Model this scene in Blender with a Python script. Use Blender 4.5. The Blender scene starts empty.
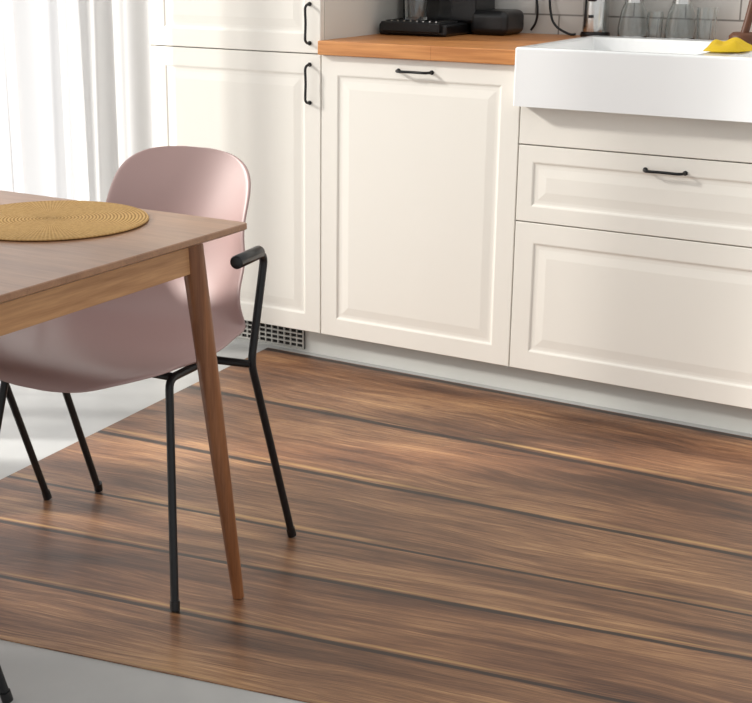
import bpy, bmesh, math, random
from mathutils import Vector, Matrix
random.seed(3)
S=bpy.context.scene
COL=S.collection
S.view_settings.view_transform='Standard'

def lin(c):
    return tuple(((v/255.0)/12.92 if v/255.0<=.04045 else ((v/255.0+.055)/1.055)**2.4) for v in c)+(1.0,)
def newmat(name,rgb=(200,200,200),rough=.5,metal=0.0,spec=.5,**kw):
    m=bpy.data.materials.new(name); m.use_nodes=True
    b=m.node_tree.nodes['Principled BSDF']
    b.inputs['Base Color'].default_value=lin(rgb); b.inputs['Roughness'].default_value=rough
    b.inputs['Metallic'].default_value=metal; b.inputs['Specular IOR Level'].default_value=spec
    for k,v in kw.items(): b.inputs[k.replace('_',' ')].default_value=v
    return m
def N(m,t,**kw):
    n=m.node_tree.nodes.new(t)
    for k,v in kw.items(): setattr(n,k,v)
    return n
def L(m,a,b): m.node_tree.links.new(a,b)
def bsdf(m): return m.node_tree.nodes['Principled BSDF']
def math_n(m,op,a,b=None,c=None,clamp=False):
    n=N(m,'ShaderNodeMath',operation=op); n.use_clamp=clamp
    for i,v in enumerate((a,b,c)):
        if v is None: continue
        if isinstance(v,(int,float)): n.inputs[i].default_value=v
        else: L(m,v,n.inputs[i])
    return n.outputs[0]
def ramp(m,fac,stops):
    n=N(m,'ShaderNodeValToRGB'); cr=n.color_ramp
    while len(cr.elements)<len(stops): cr.elements.new(.5)
    for e,(p,c) in zip(cr.elements,stops): e.position=p; e.color=lin(c)
    L(m,fac,n.inputs[0]); return n.outputs[0]
def mixc(m,fac,a,b,mode='MIX'):
    n=N(m,'ShaderNodeMix',data_type='RGBA',blend_type=mode)
    if isinstance(fac,(int,float)): n.inputs[0].default_value=fac
    else: L(m,fac,n.inputs[0])
    for i,v in ((6,a),(7,b)):
        if isinstance(v,tuple): n.inputs[i].default_value=v
        else: L(m,v,n.inputs[i])
    return n.outputs[2]

# ---------------- object helpers
def empty(name,loc=(0,0,0),rotz=0):
    e=bpy.data.objects.new(name,None); COL.objects.link(e); e.location=loc; e.rotation_euler=(0,0,rotz); e.empty_display_size=.05; return e
def finish(name,bm,mat,parent=None,smooth=False,bevel=0,subs=0,solid=0,seg=2):
    me=bpy.data.meshes.new(name)
    bmesh.ops.recalc_face_normals(bm,faces=bm.faces) if not solid else None
    bm.to_mesh(me); bm.free()
    o=bpy.data.objects.new(name,me); COL.objects.link(o)
    me.materials.append(mat)
    if smooth:
        for p in me.polygons: p.use_smooth=True
    if solid:
        md=o.modifiers.new('so','SOLIDIFY'); md.thickness=solid; md.offset=0
    if bevel:
        md=o.modifiers.new('bv','BEVEL'); md.width=bevel; md.segments=seg; md.limit_method='ANGLE'; md.angle_limit=.6
        for p in me.polygons: p.use_smooth=True
        try:
            md.harden_normals=True
        except Exception: pass
    if subs:
        md=o.modifiers.new('ss','SUBSURF'); md.levels=subs; md.render_levels=subs
    if parent: o.parent=parent
    return o
def box(name,a,b,mat,parent=None,bevel=0,seg=2):
    bm=bmesh.new()
    bmesh.ops.create_cube(bm,size=1)
    for v in bm.verts:
        v.co=Vector([a[i]+(b[i]-a[i])*(v.co[i]+.5) for i in range(3)])
    return finish(name,bm,mat,parent,bevel=bevel,seg=seg)
def smoothpath(pts,n=6,closed=False):
    P=[Vector(p) for p in pts]; out=[]
    for i in range(len(P)-1):
        p0=P[max(i-1,0)];p1=P[i];p2=P[i+1];p3=P[min(i+2,len(P)-1)]
        for k in range(n):
            t=k/n
            out.append(.5*((2*p1)+(-p0+p2)*t+(2*p0-5*p1+4*p2-p3)*t*t+(-p0+3*p1-3*p2+p3)*t**3))
    out.append(P[-1]); return out
def fillet(pts,r,n=5):
    P=[Vector(p) for p in pts]; out=[P[0]]
    for i in range(1,len(P)-1):
        a=(P[i-1]-P[i]); b=(P[i+1]-P[i]); rr=min(r,a.length*.49,b.length*.49)
        A=P[i]+a.normalized()*rr; B=P[i]+b.normalized()*rr
        for k in range(n+1):
            t=k/n; out.append(A*(1-t)**2+P[i]*2*t*(1-t)+B*t*t)
    out.append(P[-1]); return out
def tube(name,pts,r,mat,parent=None,seg=14):
    """pts list of Vectors; r float or list"""
    P=[Vector(p) for p in pts]
    R=r if isinstance(r,(list,tuple)) else [r]*len(P)
    bm=bmesh.new(); rings=[]
    up=None
    for i,p in enumerate(P):
        t=(P[min(i+1,len(P)-1)]-P[max(i-1,0)]).normalized()
        if up is None:
            up=t.orthogonal().normalized()
        up=(up-t*up.dot(t)).normalized(); s=t.cross(up)
        rings.append([bm.verts.new(p+(up*math.cos(a)+s*math.sin(a))*R[i]) for a in [2*math.pi*k/seg for k in range(seg)]])
    for i in range(len(rings)-1):
        for k in range(seg):
            bm.faces.new((rings[i][k],rings[i][(k+1)%seg],rings[i+1][(k+1)%seg],rings[i+1][k]))
    bm.faces.new(rings[0][::-1]); bm.faces.new(rings[-1])
    o=finish(name,bm,mat,parent,smooth=True)
    md=o.modifiers.new('es','EDGE_SPLIT'); md.split_angle=1.0
    return o
def lathe(name,prof,mat,parent=None,loc=(0,0,0),seg=40,close=False):
    bm=bmesh.new(); rings=[]
    for (r,z) in prof:
        if r<1e-5: rings.append([bm.verts.new((loc[0],loc[1],loc[2]+z))])
        else: rings.append([bm.verts.new((loc[0]+r*math.cos(2*math.pi*k/seg),loc[1]+r*math.sin(2*math.pi*k/seg),loc[2]+z)) for k in range(seg)])
    for i in range(len(rings)-1):
        A,B=rings[i],rings[i+1]
        for k in range(seg):
            k2=(k+1)%seg
            if len(A)==1 and len(B)==1: continue
            if len(A)==1: bm.faces.new((A[0],B[k2],B[k]))
            elif len(B)==1: bm.faces.new((A[k],A[k2],B[0]))
            else: bm.faces.new((A[k],A[k2],B[k2],B[k]))
    o=finish(name,bm,mat,parent,smooth=True)
    md=o.modifiers.new('es','EDGE_SPLIT'); md.split_angle=.8
    return o

# ---------------- materials
M_cab=newmat('cabinet_paint',(243,239,230),.38)
M_cabside=newmat('cabinet_side',(226,223,215),.5)
M_dark=newmat('gap_dark',(40,38,36),.8)
M_plinth=newmat('plinth_paint',(214,214,208),.5)
M_black=newmat('black_metal',(26,27,29),.38,spec=.4)
M_blackp=newmat('black_plastic',(20,20,22),.3)
M_steel=newmat('steel',(205,205,203),.22,metal=1)
M_ceramic=newmat('ceramic',(244,245,245),.12)
M_wall=newmat('wall_paint',(235,233,228),.8)
M_frame=newmat('window_frame_paint',(240,240,240),.4)
M_shell=newmat('shell_plastic',(178,149,145),.42)
M_yellow=newmat('yellow_cloth',(226,190,36),.85)
M_brush=newmat('dark_wood',(92,52,28),.5)
M_glass=newmat('clear_glass',(245,248,248),.03); bsdf(M_glass).inputs['Transmission Weight'].default_value=1.0
bsdf(M_glass).inputs['IOR'].default_value=1.5

def woodmat(name,dark,light,scale=(1,1,1),rough=.45,bump=.05,stretch=14,axis='X'):
    m=newmat(name,light,rough)
    tc=N(m,'ShaderNodeTexCoord'); mp=N(m,'ShaderNodeMapping')
    s={'X':(1.2,stretch,stretch),'Y':(stretch,1.2,stretch),'Z':(stretch,stretch,1.2)}[axis]
    mp.inputs['Scale'].default_value=s
    L(m,tc.outputs['Object'],mp.inputs[0])
    n=N(m,'ShaderNodeTexNoise'); n.inputs['Scale'].default_value=2.2; n.inputs['Detail'].default_value=8; n.inputs['Distortion'].default_value=.6
    L(m,mp.outputs[0],n.inputs['Vector'])
    n2=N(m,'ShaderNodeTexNoise'); n2.inputs['Scale'].default_value=14; n2.inputs['Detail'].default_value=4
    L(m,mp.outputs[0],n2.inputs['Vector'])
    f=math_n(m,'ADD',math_n(m,'MULTIPLY',n.outputs[0],.65),math_n(m,'MULTIPLY',n2.outputs[0],.35))
    c=ramp(m,f,[(.36,dark),(.62,light)])
    L(m,c,bsdf(m).inputs['Base Color'])
    b=N(m,'ShaderNodeBump'); b.inputs['Strength'].default_value=bump; b.inputs['Distance'].default_value=.002
    L(m,f,b.inputs['Height']); L(m,b.outputs[0],bsdf(m).inputs['Normal'])
    return m
M_tabletop=woodmat('oak_top',(134,97,72),(160,119,89),rough=.32,axis='X',stretch=18)
M_apron=woodmat('oak_apron',(168,120,80),(204,156,110),rough=.5,axis='Y',stretch=20)
M_leg=woodmat('oak_leg',(116,70,40),(148,96,58),rough=.4,axis='Z',stretch=25)

# butcher block counter
M_counter=newmat('butcher_block',(200,130,70),.4)
m=M_counter
tc=N(m,'ShaderNodeTexCoord'); br=N(m,'ShaderNodeTexBrick'); mp=N(m,'ShaderNodeMapping')
L(m,tc.outputs['Object'],mp.inputs[0]); L(m,mp.outputs[0],br.inputs['Vector'])
br.inputs['Color1'].default_value=lin((206,140,80)); br.inputs['Color2'].default_value=lin((184,114,62)); br.inputs['Mortar'].default_value=lin((150,88,44))
br.inputs['Scale'].default_value=1; br.inputs['Brick Width'].default_value=.35; br.inputs['Row Height'].default_value=.042; br.inputs['Mortar Size'].default_value=.0008
mp2=N(m,'ShaderNodeMapping'); mp2.inputs['Scale'].default_value=(3,60,60); L(m,tc.outputs['Object'],mp2.inputs[0])
nz=N(m,'ShaderNodeTexNoise'); nz.inputs['Scale'].default_value=2; nz.inputs['Detail'].default_value=6; L(m,mp2.outputs[0],nz.inputs['Vector'])
L(m,mixc(m,.45,br.outputs[0],ramp(m,nz.outputs[0],[(.35,(160,96,50)),(.65,(222,158,96))])),bsdf(m).inputs['Base Color'])

# tiles
M_tile=newmat('white_tile',(228,226,220),.15)
m=M_tile
tc=N(m,'ShaderNodeTexCoord'); mp=N(m,'ShaderNodeMapping'); mp.inputs['Rotation'].default_value=(math.radians(90),0,0)
br=N(m,'ShaderNodeTexBrick'); L(m,tc.outputs['Object'],mp.inputs[0]); L(m,mp.outputs[0],br.inputs['Vector'])
br.inputs['Scale'].default_value=1; br.inputs['Brick Width'].default_value=.15; br.inputs['Row Height'].default_value=.075; br.inputs['Mortar Size'].default_value=.0026
br.inputs['Color1'].default_value=lin((218,215,209)); br.inputs['Color2'].default_value=lin((208,205,199)); br.inputs['Mortar'].default_value=lin((140,136,130))
L(m,br.outputs[0],bsdf(m).inputs['Base Color'])

# floor
M_floor=newmat('grey_floor',(190,189,184),.35)
m=M_floor
tc=N(m,'ShaderNodeTexCoord'); nz=N(m,'ShaderNodeTexNoise'); nz.inputs['Scale'].default_value=2.5; nz.inputs['Detail'].default_value=6
L(m,tc.outputs['Object'],nz.inputs['Vector'])
L(m,ramp(m,nz.outputs[0],[(.3,(170,171,170)),(.7,(194,194,192))]),bsdf(m).inputs['Base Color'])

# rug planks print
M_rug=newmat('plank_print_vinyl',(120,85,60),.38,spec=.45)
m=M_rug
uv=N(m,'ShaderNodeUVMap'); uv.uv_map='UVMap'
sp=N(m,'ShaderNodeSeparateXYZ'); L(m,uv.outputs[0],sp.inputs[0])
u,v=sp.outputs[0],sp.outputs[1]
idx=math_n(m,'FLOOR',v); fv=math_n(m,'FRACT',v)
def vec(a,b,c):
    n=N(m,'ShaderNodeCombineXYZ')
    for i,x in enumerate((a,b,c)):
        if isinstance(x,(int,float)): n.inputs[i].default_value=x
        else: L(m,x,n.inputs[i])
    return n.outputs[0]
def noise(vc,scale=1,detail=6,dist=0,rough=.55):
    n=N(m,'ShaderNodeTexNoise'); n.inputs['Scale'].default_value=scale; n.inputs['Detail'].default_value=detail
    n.inputs['Distortion'].default_value=dist; n.inputs['Roughness'].default_value=rough
    L(m,vc,n.inputs['Vector']); return n.outputs[0]
def mul(a,b): return math_n(m,'MULTIPLY',a,b)
def add(a,b): return math_n(m,'ADD',a,b)
def sub(a,b,c=False): return math_n(m,'SUBTRACT',a,b,clamp=c)
def step(x,thr,gain): return math_n(m,'MULTIPLY',sub(x,thr,True),gain,clamp=True)
offu=math_n(m,'MULTIPLY_ADD',idx,7.31,u)
warp=sub(noise(vec(mul(offu,1.4),mul(v,1.5),idx),1,2),.5)
wv=add(v,mul(warp,.34))
g1=noise(vec(mul(offu,1.8),mul(wv,8.0),idx),1,12,.25,.72)
g2=noise(vec(mul(offu,8.0),mul(wv,58),idx),1,6,.1,.75)
low=noise(vec(mul(offu,1.4),mul(v,1.3),3.0),1,3)
g=add(mul(g1,.55),mul(g2,.45))
g=add(g,mul(sub(low,.5),.50))
base=ramp(m,g,[(.35,(74,50,37)),(.45,(114,80,58)),(.54,(150,112,82)),(.67,(206,166,122))])
wn=N(m,'ShaderNodeTexWhiteNoise',noise_dimensions='1D'); L(m,idx,wn.inputs['W'])
tone=ramp(m,wn.outputs[0],[(0,(222,208,200)),(1,(255,250,242))])
base=mixc(m,1.0,base,tone,'MULTIPLY')
# long dark checks in the grain, clustered
cr=noise(vec(mul(offu,5.0),mul(wv,36),add(idx,9.0)),1,6,.5,.68)
clus=noise(vec(mul(offu,1.6),mul(v,1.4),add(idx,4.0)),1,2)
crf=mul(step(cr,.585,26.0),step(clus,.52,8.0))
base=mixc(m,mul(crf,.85),base,lin((44,29,22)))
# fine hairline checks everywhere
po=noise(vec(mul(offu,11.0),mul(wv,105),add(idx,2.0)),1,4,.05,.7)
base=mixc(m,mul(step(po,.61,20.0),.55),base,lin((58,39,29)))
wob=mul(sub(noise(vec(mul(u,3.5),idx,2.0),1,4),.5),.04)
fw_=add(fv,wob)
dk=math_n(m,'SUBTRACT',1.0,math_n(m,'DIVIDE',math_n(m,'ABSOLUTE',sub(fw_,.036)),.034),clamp=True)
lt=math_n(m,'SUBTRACT',1.0,math_n(m,'DIVIDE',math_n(m,'ABSOLUTE',sub(fw_,.962)),.028),clamp=True)
ltm=step(noise(vec(mul(u,2.2),idx,7.0),1,3),.42,6.0)
base=mixc(m,mul(mul(lt,.8),ltm),base,lin((204,164,106)))
base=mixc(m,math_n(m,'MULTIPLY',dk,2.2,clamp=True),base,lin((44,29,23)))
L(m,base,bsdf(m).inputs['Base Color'])
bp=N(m,'ShaderNodeBump'); bp.inputs['Strength'].default_value=.08; bp.inputs['Distance'].default_value=.002
L(m,g,bp.inputs['Height']); L(m,bp.outputs[0],bsdf(m).inputs['Normal'])

# placemat weave: concentric
M_mat=newmat('woven_straw',(190,150,84),.9,spec=.2)
m=M_mat
tc=N(m,'ShaderNodeTexCoord'); sp=N(m,'ShaderNodeSeparateXYZ'); L(m,tc.outputs['Object'],sp.inputs[0])
rad=math_n(m,'SQRT',math_n(m,'ADD',math_n(m,'POWER',sp.outputs[0],2.0),math_n(m,'POWER',sp.outputs[1],2.0)))
ang=math_n(m,'ARCTAN2',sp.outputs[1],sp.outputs[0])
w1=math_n(m,'ABSOLUTE',math_n(m,'SINE',math_n(m,'MULTIPLY',rad,520.0)))
w2=math_n(m,'SINE',math_n(m,'MULTIPLY',ang,150.0))
nzm=N(m,'ShaderNodeTexNoise'); nzm.inputs['Scale'].default_value=160; L(m,tc.outputs['Object'],nzm.inputs['Vector'])
h=math_n(m,'ADD',math_n(m,'ADD',math_n(m,'MULTIPLY',w1,.6),math_n(m,'MULTIPLY',w2,.12)),math_n(m,'MULTIPLY',nzm.outputs[0],.6))
L(m,ramp(m,math_n(m,'MULTIPLY',h,.8),[(.1,(116,88,50)),(.5,(180,142,88)),(1,(216,182,128))]),bsdf(m).inputs['Base Color'])
bp=N(m,'ShaderNodeBump'); bp.inputs['Strength'].default_value=.8; bp.inputs['Distance'].default_value=.002
L(m,h,bp.inputs['Height']); L(m,bp.outputs[0],bsdf(m).inputs['Normal'])

# sheer curtain
M_curt=bpy.data.materials.new('sheer_fabric'); M_curt.use_nodes=True
m=M_curt; nt=m.node_tree; nt.nodes.remove(nt.nodes['Principled BSDF'])
out=nt.nodes['Material Output']
tr=N(m,'ShaderNodeBsdfTransparent'); tl=N(m,'ShaderNodeBsdfTranslucent'); df=N(m,'ShaderNodeBsdfDiffuse')
tl.inputs[0].default_value=lin((240,240,241)); df.inputs[0].default_value=lin((240,240,241))
mx=N(m,'ShaderNodeMixShader'); mx.inputs[0].default_value=.5; L(m,tl.outputs[0],mx.inputs[1]); L(m,df.outputs[0],mx.inputs[2])
mx2=N(m,'ShaderNodeMixShader'); mx2.inputs[0].default_value=.68; L(m,tr.outputs[0],mx2.inputs[1]); L(m,mx.outputs[0],mx2.inputs[2])
L(m,mx2.outputs[0],out.inputs[0])

# ---------------- room
WX=-.80
box('floor',(WX-.1,-5.0,-.05),(4.5,.75,0),M_floor)
box('wall_back',(WX-.1,.60,0),(4.0,.70,2.6),M_wall)
bs=box('wall_tiles',(0.0,.592,.0),(3.0,.5995,1.5),M_tile)
wl=empty('wall_left')
WY0,WY1=-.04,-2.5
box('wall_left_far',(WX-.1,WY0,0),(WX,.60,2.6),M_wall,wl)
box('wall_left_near',(WX-.1,-5.0,0),(WX,WY1,2.6),M_wall,wl)
box('wall_left_head',(WX-.1,WY1,2.3),(WX,WY0,2.6),M_wall,wl)
w=empty('window_1')
fx0,fx1=WX-.07,WX-.01
box('frame_sill',(fx0,WY1,0),(fx1,WY0,.05),M_frame,w,.004)
box('frame_head',(fx0,WY1,2.22),(fx1,WY0,2.3),M_frame,w,.004)
for i,y in enumerate((WY0-.03,-.36,-1.05,-1.76,WY1+.03)):
    box('mullion_%d'%i,(fx0,y-.03,.05),(fx1,y+.03,2.22),M_frame,w,.004)

# curtain
def curtain(name,y0,y1,x,amp,folds,parent,x_start=None):
    bm=bmesh.new(); ny=int(24*folds); nz=24; G=[]
    for i in range(ny+1):
        s=i/ny; y=y0+(y1-y0)*s
        ph=s*folds*2*math.pi
        k=min(1,s*7); k=k*k*(3-2*k)
        X=x if x_start is None else x_start+(x-x_start)*k
        A=amp if x_start is None else amp*(.35+.65*k)
        row=[]
        for j in range(nz+1):
            zf=j/nz; z=.012+zf*2.3
            a=A*(1-.35*zf)
            xx=X+a*math.cos(ph+.6*math.sin(ph*.37)+.35*math.sin(zf*3+i*.03)*k)+a*.35*math.sin(ph*2.3+1.2*zf)
            row.append(bm.verts.new((xx,y+.010*math.sin(ph*1.7+zf*2)*k,z)))
        G.append(row)
    for i in range(ny):
        for j in range(nz):
            bm.faces.new((G[i][j],G[i+1][j],G[i+1][j+1],G[i][j+1]))
    return finish(name,bm,M_curt,parent,smooth=True)
cu=empty('sheer_curtain')
curtain('panel_1',-.030,-1.14,-.638,.028,8,cu,-.582)
curtain('unseen_panel_2',-1.32,-1.62,-.65,.028,3,cu)  # added out of view; gaps on both sides let strips of sun through
curtain('unseen_panel_3',-1.74,-2.47,-.65,.028,6,cu)  # added out of view to filter sun, spaced to leave a gap
tube('rod',[(-.65,-.01,2.33),(-.65,-2.5,2.33)],.011,M_steel,cu)

# ---------------- rug
bm=bmesh.new(); uvl=bm.loops.layers.uv.new('UVMap')
left=[(-.20,.02),(-.175,-.395),(-.149,-.80),(-.127,-1.145),(-.113,-1.365),(-.099,-1.585),(-.082,-1.811)]
right=[(2.3,.02),(2.3,-.30),(2.3,-.59),(2.3,-.80),(2.3,-.935),(2.3,-1.16),(2.3,-1.335)]
NU=20
zt=.002
for k in range(6):
    for i in range(NU):
        a,b=i/NU,(i+1)/NU
        def P(s,q):
            l=Vector(left[q]);r=Vector(right[q]); p=l+(r-l)*s; return (p.x,p.y,zt)
        vs=[bm.verts.new(P(a,k)),bm.verts.new(P(b,k)),bm.verts.new(P(b,k+1)),bm.verts.new(P(a,k+1))]
        f=bm.faces.new(vs[::-1])
        for lp in f.loops:
            j=vs.index(lp.vert)
            lp[uvl].uv=[(a*2.5,k+.0001),(b*2.5,k+.0001),(b*2.5,k+.9999),(a*2.5,k+.9999)][j]
bmesh.ops.remove_doubles(bm,verts=bm.verts,dist=1e-5)
bmesh.ops.recalc_face_normals(bm,faces=bm.faces)
geom=bmesh.ops.extrude_face_region(bm,geom=bm.faces[:])
for g_ in geom['geom']:
    if isinstance(g_,bmesh.types.BMVert): g_.co.z=.0003
finish('vinyl_rug',bm,M_rug)

# ---------------- cabinets
def door(name,x0,x1,z0,z1,parent,panel=True,g=.0015,fr=.055):
    """front at y=0, thickness .019, profiled panel"""
    x0+=g;x1-=g;z0+=g;z1-=g
    bm=bmesh.new()
    if panel:
        prof=[(0,.019),(0,.0015),(.0015,0),(fr-.004,0),(fr-.001,.001),(fr+.002,.003),(fr+.006,.0038),(fr+.013,.0038),(fr+.032,.0016),(fr+.035,.0012)]
    else:
        prof=[(0,.019),(0,.0015),(.0015,0)]
    rings=[]
    for o,d in prof:
        rings.append([bm.verts.new(c) for c in ((x0+o,d,z0+o),(x1-o,d,z0+o),(x1-o,d,z1-o),(x0+o,d,z1-o))])
    for i in range(len(rings)-1):
        for k in range(4):
            bm.faces.new((rings[i][k],rings[i][(k+1)%4],rings[i+1][(k+1)%4],rings[i+1][k]))
    bm.faces.new(rings[-1]); bm.faces.new(rings[0][::-1])
    return finish(name,bm,M_cab,parent)
def handle(name,c,length,parent,vertical=False):
    h=length/2; d=.024
    pts=[(-h,0),(-h+.001,-.55*d),(-h+.008,-d*.95),(-h+.02,-d*1.0),(0,-d*.93),(h-.02,-d*1.0),(h-.008,-d*.95),(h-.001,-.55*d),(h,0)]
    path=[]
    for a,y in pts:
        path.append((c[0],c[1]+y,c[2]+a) if vertical else (c[0]+a,c[1]+y,c[2]))
    tube(name,smoothpath(path,5),.0037,M_black,parent,10)
    for s,nm in ((-1,'a'),(1,'b')):
        p=(c[0],c[1],c[2]+s*h) if vertical else (c[0]+s*h,c[1],c[2])
        tube(name+'_foot_'+nm,[p,(p[0],p[1]-.003,p[2])],.006,M_black,parent,12)

tall=empty('tall_cabinet')
box('carcass',(-.60,.021,.08),(-.001,.59,2.2),M_cabside,tall)
door('door_lower',-.60,0,.08,.882,tall)
door('door_upper',-.60,0,.882,1.68,tall)
door('door_top',-.60,0,1.68,2.2,tall)
handle('handle_lower',(-.036,0,.800),.105,tall,True)
handle('handle_upper',(-.036,0,.963),.105,tall,True)
box('plinth',(-.60,.05,0.0),(-.0,.066,.08),M_plinth,tall)
M_grille=newmat('grille_metal',(186,184,178),.4,metal=.3)
gx0,gx1=-.36,-.085
box('vent_back',(gx0,.046,.008),(gx1,.0495,.072),M_dark,tall)
for i in range(5):
    z=.010+i*.0145
    box('vent_slat_%d'%i,(gx0,.040,z),(gx1,.045,z+.0045),M_grille,tall)
for i in range(13):
    x=gx0+(gx1-gx0-.004)*i/12
    box('vent_bar_%d'%i,(x,.0405,.008),(x+.004,.0455,.072),M_grille,tall)
bc=empty('dishwasher_cabinet')
box('carcass',(.001,.021,.08),(.599,.58,.878),M_dark,bc)
door('door_front',0,.60,.08,.882,bc)
handle('handle_front',(.295,0,.850),.10,bc)
box('plinth',(.0,.05,0.0),(.60,.066,.08),M_plinth,bc)
sc=empty('sink_cabinet')
box('carcass',(.601,.021,.08),(1.399,.58,.70),M_dark,sc)
door('drawer_lower',.60,1.40,.08,.482,sc)
door('drawer_middle',.60,1.40,.482,.682,sc,fr=.044)
door('filler_rail',.60,1.40,.682,.782,sc,panel=False)
handle('handle_middle',(.990,0,.646),.10,sc)
box('plinth',(.60,.05,0.0),(1.40,.066,.08),M_plinth,sc)
rc=empty('base_cabinet')
box('carcass',(1.401,.021,.08),(1.999,.58,.878),M_dark,rc)
door('door_front',1.40,2.0,.08,.882,rc)
handle('handle_front',(1.70,0,.852),.10,rc)
box('plinth',(1.40,.05,0.0),(2.0,.066,.08),M_plinth,rc)
# countertop
ct=empty('countertop')
box('slab_left',(.001,-.02,.882),(.600,.59,.92),M_counter,ct,.003)
box('slab_rear',(.600,.475,.882),(1.402,.59,.92),M_counter,ct,.003)
box('slab_right',(1.402,-.02,.882),(2.0,.59,.92),M_counter,ct,.003)

# sink: apron-front double bowl
def sink():
    p=empty('farmhouse_sink')
    x0,x1,y0,y1,z0,z1=.603,1.397,-.055,.470,.785,.930
    bm=bmesh.new()
    w=.022
    xs=[x0,x0+w+.008,1.05,1.13,x1-w-.008,x1]; ys=[y0,y0+w,y1-.07,y1]
    V={}
    for i,x in enumerate(xs):
        for j,y in enumerate(ys):
            V[i,j]=bm.verts.new((x,y,z1))
    for i in range(5):
        for j in range(3):
            if j==1 and i in (1,3): continue
            bm.faces.new((V[i,j],V[i+1,j],V[i+1,j+1],V[i,j+1]))
    for i in (1,3):
        top=[V[i,1],V[i+1,1],V[i+1,2],V[i,2]]
        cx=(xs[i]+xs[i+1])/2; cy=(ys[1]+ys[2])/2
        mid=[bm.verts.new((cx+(v.co.x-cx)*.97,cy+(v.co.y-cy)*.97,z1-.125)) for v in top]
        bot=[bm.verts.new((cx+(v.co.x-cx)*.88,cy+(v.co.y-cy)*.88,z1-.138)) for v in top]
        for k in range(4):
            k2=(k+1)%4
            bm.faces.new((top[k],mid[k],mid[k2],top[k2])); bm.faces.new((mid[k],bot[k],bot[k2],mid[k2]))
        bm.faces.new(bot)
    outer=[V[i,0] for i in range(6)]+[V[5,1],V[5,2],V[5,3]]+[V[i,3] for i in (4,3,2,1,0)]+[V[0,2],V[0,1]]
    low=[bm.verts.new((v.co.x,v.co.y,z0)) for v in outer]
    n=len(outer)
    for k in range(n):
        bm.faces.new((outer[k],low[k],low[(k+1)%n],outer[(k+1)%n]))
    o=finish('basin',bm,M_ceramic,p,bevel=.006,seg=4)
    for nm,cx in (('drain_1',(xs[1]+xs[2])/2),('drain_2',(xs[3]+xs[4])/2)):
        lathe(nm,[(0,.002),(.02,.002),(.034,.004),(.04,.001),(.04,0)],M_steel,p,(cx,.19,z1-.138))
    return p
sink()

# ---------------- dining chair
def chair(name,loc,rot=0):
    p=empty(name,loc,rot)
    prof=[(-.268,.424),(-.262,.440),(-.245,.452),(-.20,.458),(-.10,.450),(0,.441),(.07,.441),(.125,.452),(.165,.478),(.192,.520),(.208,.57),(.222,.63),(.240,.70),(.262,.784)]
    P=[Vector((0,a,b)) for a,b in prof]
    path=smoothpath(P,4); path=path[:-1]+[path[-1]]
    d=[0]
    for i in range(1,len(path)): d.append(d[-1]+(path[i]-path[i-1]).length)
    T=d[-1]
    def at(s):
        q=s*T
        for i in range(1,len(d)):
            if d[i]>=q-1e-9:
                f=(q-d[i-1])/max(d[i]-d[i-1],1e-9); return path[i-1].lerp(path[i],f)
        return path[-1]
    def interp(tab,s):
        for (a,va),(b,vb) in zip(tab,tab[1:]):
            if s<=b:
                f=(s-a)/(b-a); f=f*f*(3-2*f); return va+(vb-va)*f
        return tab[-1][1]
    W=[(0,.205),(.15,.232),(.35,.240),(.52,.232),(.68,.192),(.85,.169),(1,.160)]
    LIFT=[(0,0.0),(.2,.012),(.45,.034),(.62,.02),(.8,0),(1,0)]
    WRAP=[(0,0),(.3,0.0),(.5,.045),(.62,.085),(.78,.06),(1,.03)]
    bm=bmesh.new(); ns=44; nt_=22; G=[]
    ss=[.5-.5*math.cos(math.pi*i/ns) for i in range(ns+1)]
    for s in ss:
        c=at(s); w=interp(W,s)
        if s<.16: w*=max(1-((.16-s)/.16)**2.6,.0)**(1/2.6)
        if s>.89: w*=max(1-((s-.89)/.11)**3.0,.0)**(1/3.0)
        w=max(w,.02)
        row=[]
        W0=interp(W,s)
        for j in range(nt_+1):
            t=-1+2*j/nt_; x=t*w; tt=abs(x/W0)
            row.append(bm.verts.new((x,c.y-interp(WRAP,s)*tt**2.2,c.z+interp(LIFT,s)*tt**2.4)))
        G.append(row)
    for i in range(ns):
        for j in range(nt_):
            bm.faces.new((G[i][j],G[i][j+1],G[i+1][j+1],G[i+1][j]))
    finish('seat_shell',bm,M_shell,p,smooth=True,solid=.007,subs=1)
    r=.0078
    fz=.005
    for sx,nm,fx_,tx_ in ((1,'right',.226,.174),(-1,'left',.258,.200)):
        pts=[(sx*fx_,-.176,fz),(sx*tx_,-.098,.421),(sx*tx_*.98,.04,.421),(sx*.250,.060,.418)]
        tube('front_leg_'+nm,fillet(pts,.02),r,M_black,p)
        pts=[(sx*.250,.213,fz),(sx*.250,.062,.42),(sx*.262,.095,.625),(sx*.268,.04,.632)]
        tube('rear_leg_'+nm,fillet(pts,.022),r,M_black,p)
        tube('arm_grip_'+nm,[(sx*.262,.075,.633),(sx*.2635,.072,.633),(sx*.274,-.022,.634),(sx*.2745,-.024,.634)],[.011,.0125,.0125,.011],M_blackp,p,20)
        for q,(fx,fy) in enumerate(((fx_,-.176),(.250,.213))):
            tube('foot_%s_%d'%(nm,q),[(sx*fx,fy,fz),(sx*fx*.992,fy*.98,fz+.018)],.0095,M_blackp,p)
    tube('cross_rail_front',[(-.19,-.085,.421),(.17,-.085,.421)],r,M_black,p)
    tube('cross_rail_rear',[(-.187,.035,.421),(.17,.035,.421)],r,M_black,p)
    box('seat_mount',(-.12,-.09,.424),(.12,.045,.438),M_blackp,p,.003)
    return p
chair('dining_chair',(.370,-1.306,0),math.radians(3.2))
chair('dining_chair',(-.197,-1.425,0),math.radians(2))
chair('dining_chair',(.31,-2.035,0),math.pi)

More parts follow.
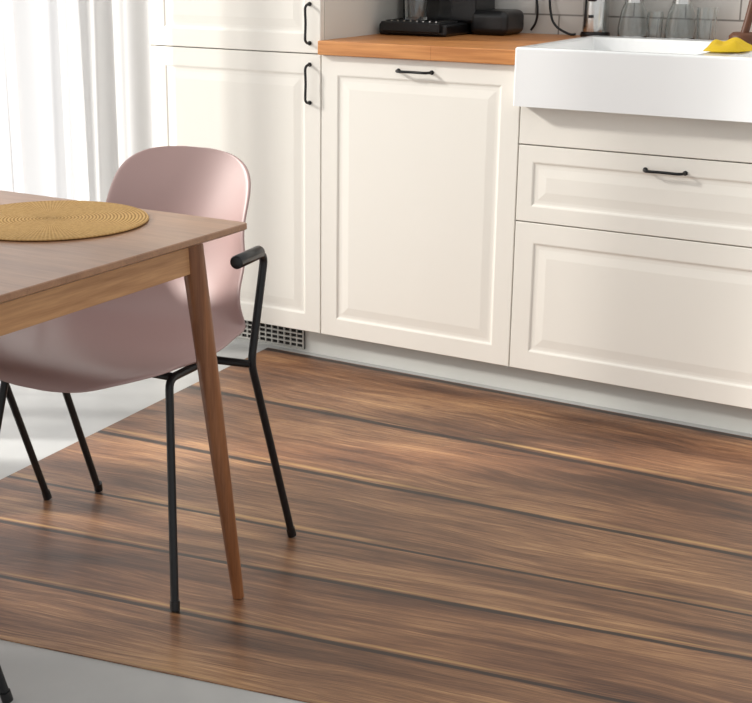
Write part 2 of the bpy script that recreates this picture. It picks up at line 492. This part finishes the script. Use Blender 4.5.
# ---------------- table
def table():
    p=empty('dining_table')
    x0,x1,y0,y1=-.585,.712,-2.22,-1.368
    zt=.723
    bm=bmesh.new()
    def ring(o,z,r=.008):
        pts=[]
        for cx,cy,a0 in ((x1-r,y1-r,0),(x0+r,y1-r,90),(x0+r,y0+r,180),(x1-r,y0+r,270)):
            for k in range(5):
                a=math.radians(a0+k*22.5)
                pts.append(bm.verts.new((cx+(r-o)*math.cos(a),cy+(r-o)*math.sin(a),z)))
        return pts
    rs=[ring(.0015,zt),ring(0,zt-.0015),ring(0,zt-.010),ring(.003,zt-.012)]
    low=[]
    for v in rs[-1]:
        cx,cy=(x0+x1)/2,(y0+y1)/2
        low.append(bm.verts.new((v.co.x-math.copysign(.03,v.co.x-cx),v.co.y-math.copysign(.03,v.co.y-cy),zt-.024)))
    rs.append(low)
    for A,B in zip(rs,rs[1:]):
        n=len(A)
        for k in range(n): bm.faces.new((A[k],A[(k+1)%n],B[(k+1)%n],B[k]))
    bm.faces.new(rs[0]); bm.faces.new(rs[-1][::-1])
    finish('top',bm,M_tabletop,p)
    za,zb=.636,.699
    box('apron_right',(x1-.095,y0+.06,za),(x1-.075,y1-.055,zb),M_apron,p,.002)
    box('apron_left',(x0+.075,y0+.06,za),(x0+.095,y1-.055,zb),M_apron,p,.002)
    box('apron_far',(x0+.07,y1-.070,za),(x1-.08,y1-.050,zb),M_apron,p,.002)
    box('apron_near',(x0+.07,y0+.050,za),(x1-.08,y0+.070,zb),M_apron,p,.002)
    for i,(sx,sy) in enumerate(((1,1),(-1,1),(1,-1),(-1,-1))):
        X=(x1 if sx>0 else x0); Y=(y1 if sy>0 else y0)
        top=Vector((X-sx*.084,Y-sy*.055,zb)); foot=Vector((X-sx*.04,Y+sy*.006,.0045))
        pts=[top.lerp(foot,k/12) for k in range(13)]
        rr=[.0205+.001*math.sin(k/12*math.pi)-.0095*(k/12)**1.1 for k in range(13)]
        tube('leg_%d'%(i+1),pts,rr,M_leg,p,28)
    return p
table()
# placemat
o=lathe('placemat',[(0,.0),(.165,0),(.168,.002),(.166,.0045),(0,.0048)],M_mat,None,(0,0,0),96)
o.location=(.419,-1.541,.7235)

# ---------------- counter items
e=empty('espresso_machine')
box('base',(.015,.29,.9205),(.235,.565,.955),M_blackp,e,.008,3)
box('drip_tray',(.03,.275,.930),(.22,.40,.960),M_black,e,.005,3)
for i in range(9):
    box('grate_%d'%i,(.04+i*.0205,.285,.960),(.044+i*.0205,.385,.963),M_steel,e)
box('body',(.02,.42,.95),(.26,.565,1.26),M_blackp,e,.012,3)
box('head',(.03,.30,1.14),(.22,.44,1.26),M_blackp,e,.012,3)
lathe('group_head',[(0,0),(.025,0),(.03,.01),(.03,.05),(0,.05)],M_steel,e,(.12,.35,1.09))
box('side_tank',(.240,.42,.9205),(.36,.56,.99),M_blackp,e,.02,4)
def tumbler(name,loc,r=.034,h=.10,taper=.8,parent=None):
    t=.0025
    prof=[(0,0),(r*taper,0),(r,h),(r-t,h),(r*taper-t,.008),(0,.008)]
    return lathe(name,prof,M_glass,parent,loc)
tumbler('drinking_glass',(.115,.335,.9635),.037,.10,.85)
# cords
tube('power_cord',smoothpath([(.33,.585,1.30),(.375,.57,1.08),(.39,.57,.995),(.385,.575,.955),(.37,.576,.93)],8),.0035,M_black)
tube('power_cord',smoothpath([(.43,.585,1.30),(.425,.575,1.06),(.435,.565,.98),(.46,.55,.945),(.50,.55,.925),(.52,.55,.925)],8),.0035,M_black)
k=empty('electric_kettle')
lathe('base',[(0,0),(.040,0),(.042,.004),(.040,.014),(0,.016)],M_blackp,k,(.585,.535,.9205))
lathe('body',[(0,0),(.036,0),(.037,.01),(.034,.14),(.028,.17),(0,.175)],M_steel,k,(.585,.535,.936))
box('handle_panel',(.574,.490,1.02),(.598,.505,1.10),M_blackp,k,.004)
lathe('button',[(0,0),(.007,0),(.007,.008),(0,.008)],M_blackp,k,(.585,.494,.975))
# carafes
def carafe(name,loc,s=1):
    p=empty(name)
    prof=[(0,0),(.036,0),(.041,.006),(.042,.03),(.035,.075),(.021,.11),(.019,.14),(.023,.165),(.0205,.165),(.0165,.14),(.0185,.11),(.0325,.075),(.0395,.03),(.0375,.009),(0,.007)]
    lathe('vessel',[(a*s,b*s) for a,b in prof],M_glass,p,loc)
    lathe('collar',[(.0245*s,.098*s),(.0265*s,.098*s),(.0225*s,.125*s),(.020*s,.125*s)],M_steel,p,loc)
    return p
carafe('glass_carafe',(.695,.535,.9205))
carafe('glass_carafe',(.830,.535,.9205),1.0)
tumbler('drinking_glass',(.763,.520,.9205),.023,.075,.85)
tumbler('drinking_glass',(.905,.525,.9205),.028,.09,.85)
# yellow cloth on sink divider
bm=bmesh.new(); n=20; G=[]
for i in range(n+1):
    row=[]
    for j in range(n+1):
        a,b=i/n-.5,j/n-.5
        r_=1+.10*math.sin(3*math.atan2(b,a)+.6)
        m_=max(abs(a),abs(b)); rr=math.hypot(a,b)
        q=(m_/rr) if rr>1e-6 else 1
        A=a*(.45+.55*q)*r_; B=b*(.45+.55*q)*r_
        z=.020+.005*math.sin(a*11+b*5)+.004*math.cos(b*14-a*6)
        z=z*(1-(2*m_)**4)+.002
        row.append(bm.verts.new((A*.105,B*.15,max(z,.002))))
    G.append(row)
for i in range(n):
    for j in range(n): bm.faces.new((G[i][j],G[i+1][j],G[i+1][j+1],G[i][j+1]))
o=finish('dish_cloth',bm,M_yellow,None,smooth=True,solid=.003,subs=1); o.location=(1.090,.10,.9315)
b=empty('dish_brush')
tube('head',[(1.090,.225,.931),(1.090,.225,.936),(1.090,.225,.960),(1.090,.225,.968)],[.034,.038,.036,.028],M_brush,b,24)
tube('stem',smoothpath([(1.090,.225,.965),(1.095,.235,1.00),(1.105,.265,1.10)],5),.010,M_brush,b)

# ---------------- lighting
w=bpy.data.worlds.new('World'); S.world=w; w.use_nodes=True
bg=w.node_tree.nodes['Background']; bg.inputs[0].default_value=(.995,.993,.985,1); bg.inputs[1].default_value=.80
sd=bpy.data.lights.new('sun','SUN'); sd.energy=8; sd.angle=math.radians(5.0); sd.color=(1,.97,.92)
so=bpy.data.objects.new('sun',sd); COL.objects.link(so)
dirv=Vector((.82,.47,-.45))
so.rotation_euler=dirv.to_track_quat('-Z','Y').to_euler()

# ---------------- camera
cd=bpy.data.cameras.new('camera'); co=bpy.data.objects.new('camera',cd); COL.objects.link(co)
pitch,yaw,roll=.292,.5582,.0021
f=Vector((-math.sin(yaw)*math.cos(pitch),math.cos(yaw)*math.cos(pitch),-math.sin(pitch)))
r=Vector((math.cos(yaw),math.sin(yaw),0)); u_=r.cross(f)
r2=r*math.cos(roll)+u_*math.sin(roll); u2=-r*math.sin(roll)+u_*math.cos(roll)
M=Matrix((r2,u2,-f)).transposed().to_4x4(); M.translation=Vector((2.0302,-3.2423,1.1875))
co.matrix_world=M
cd.sensor_fit='HORIZONTAL'; cd.sensor_width=36; cd.lens=1362.5/752*36
cd.shift_x=(376-322)/752; cd.shift_y=(348-351.5)/752
cd.clip_start=.05
S.camera=co
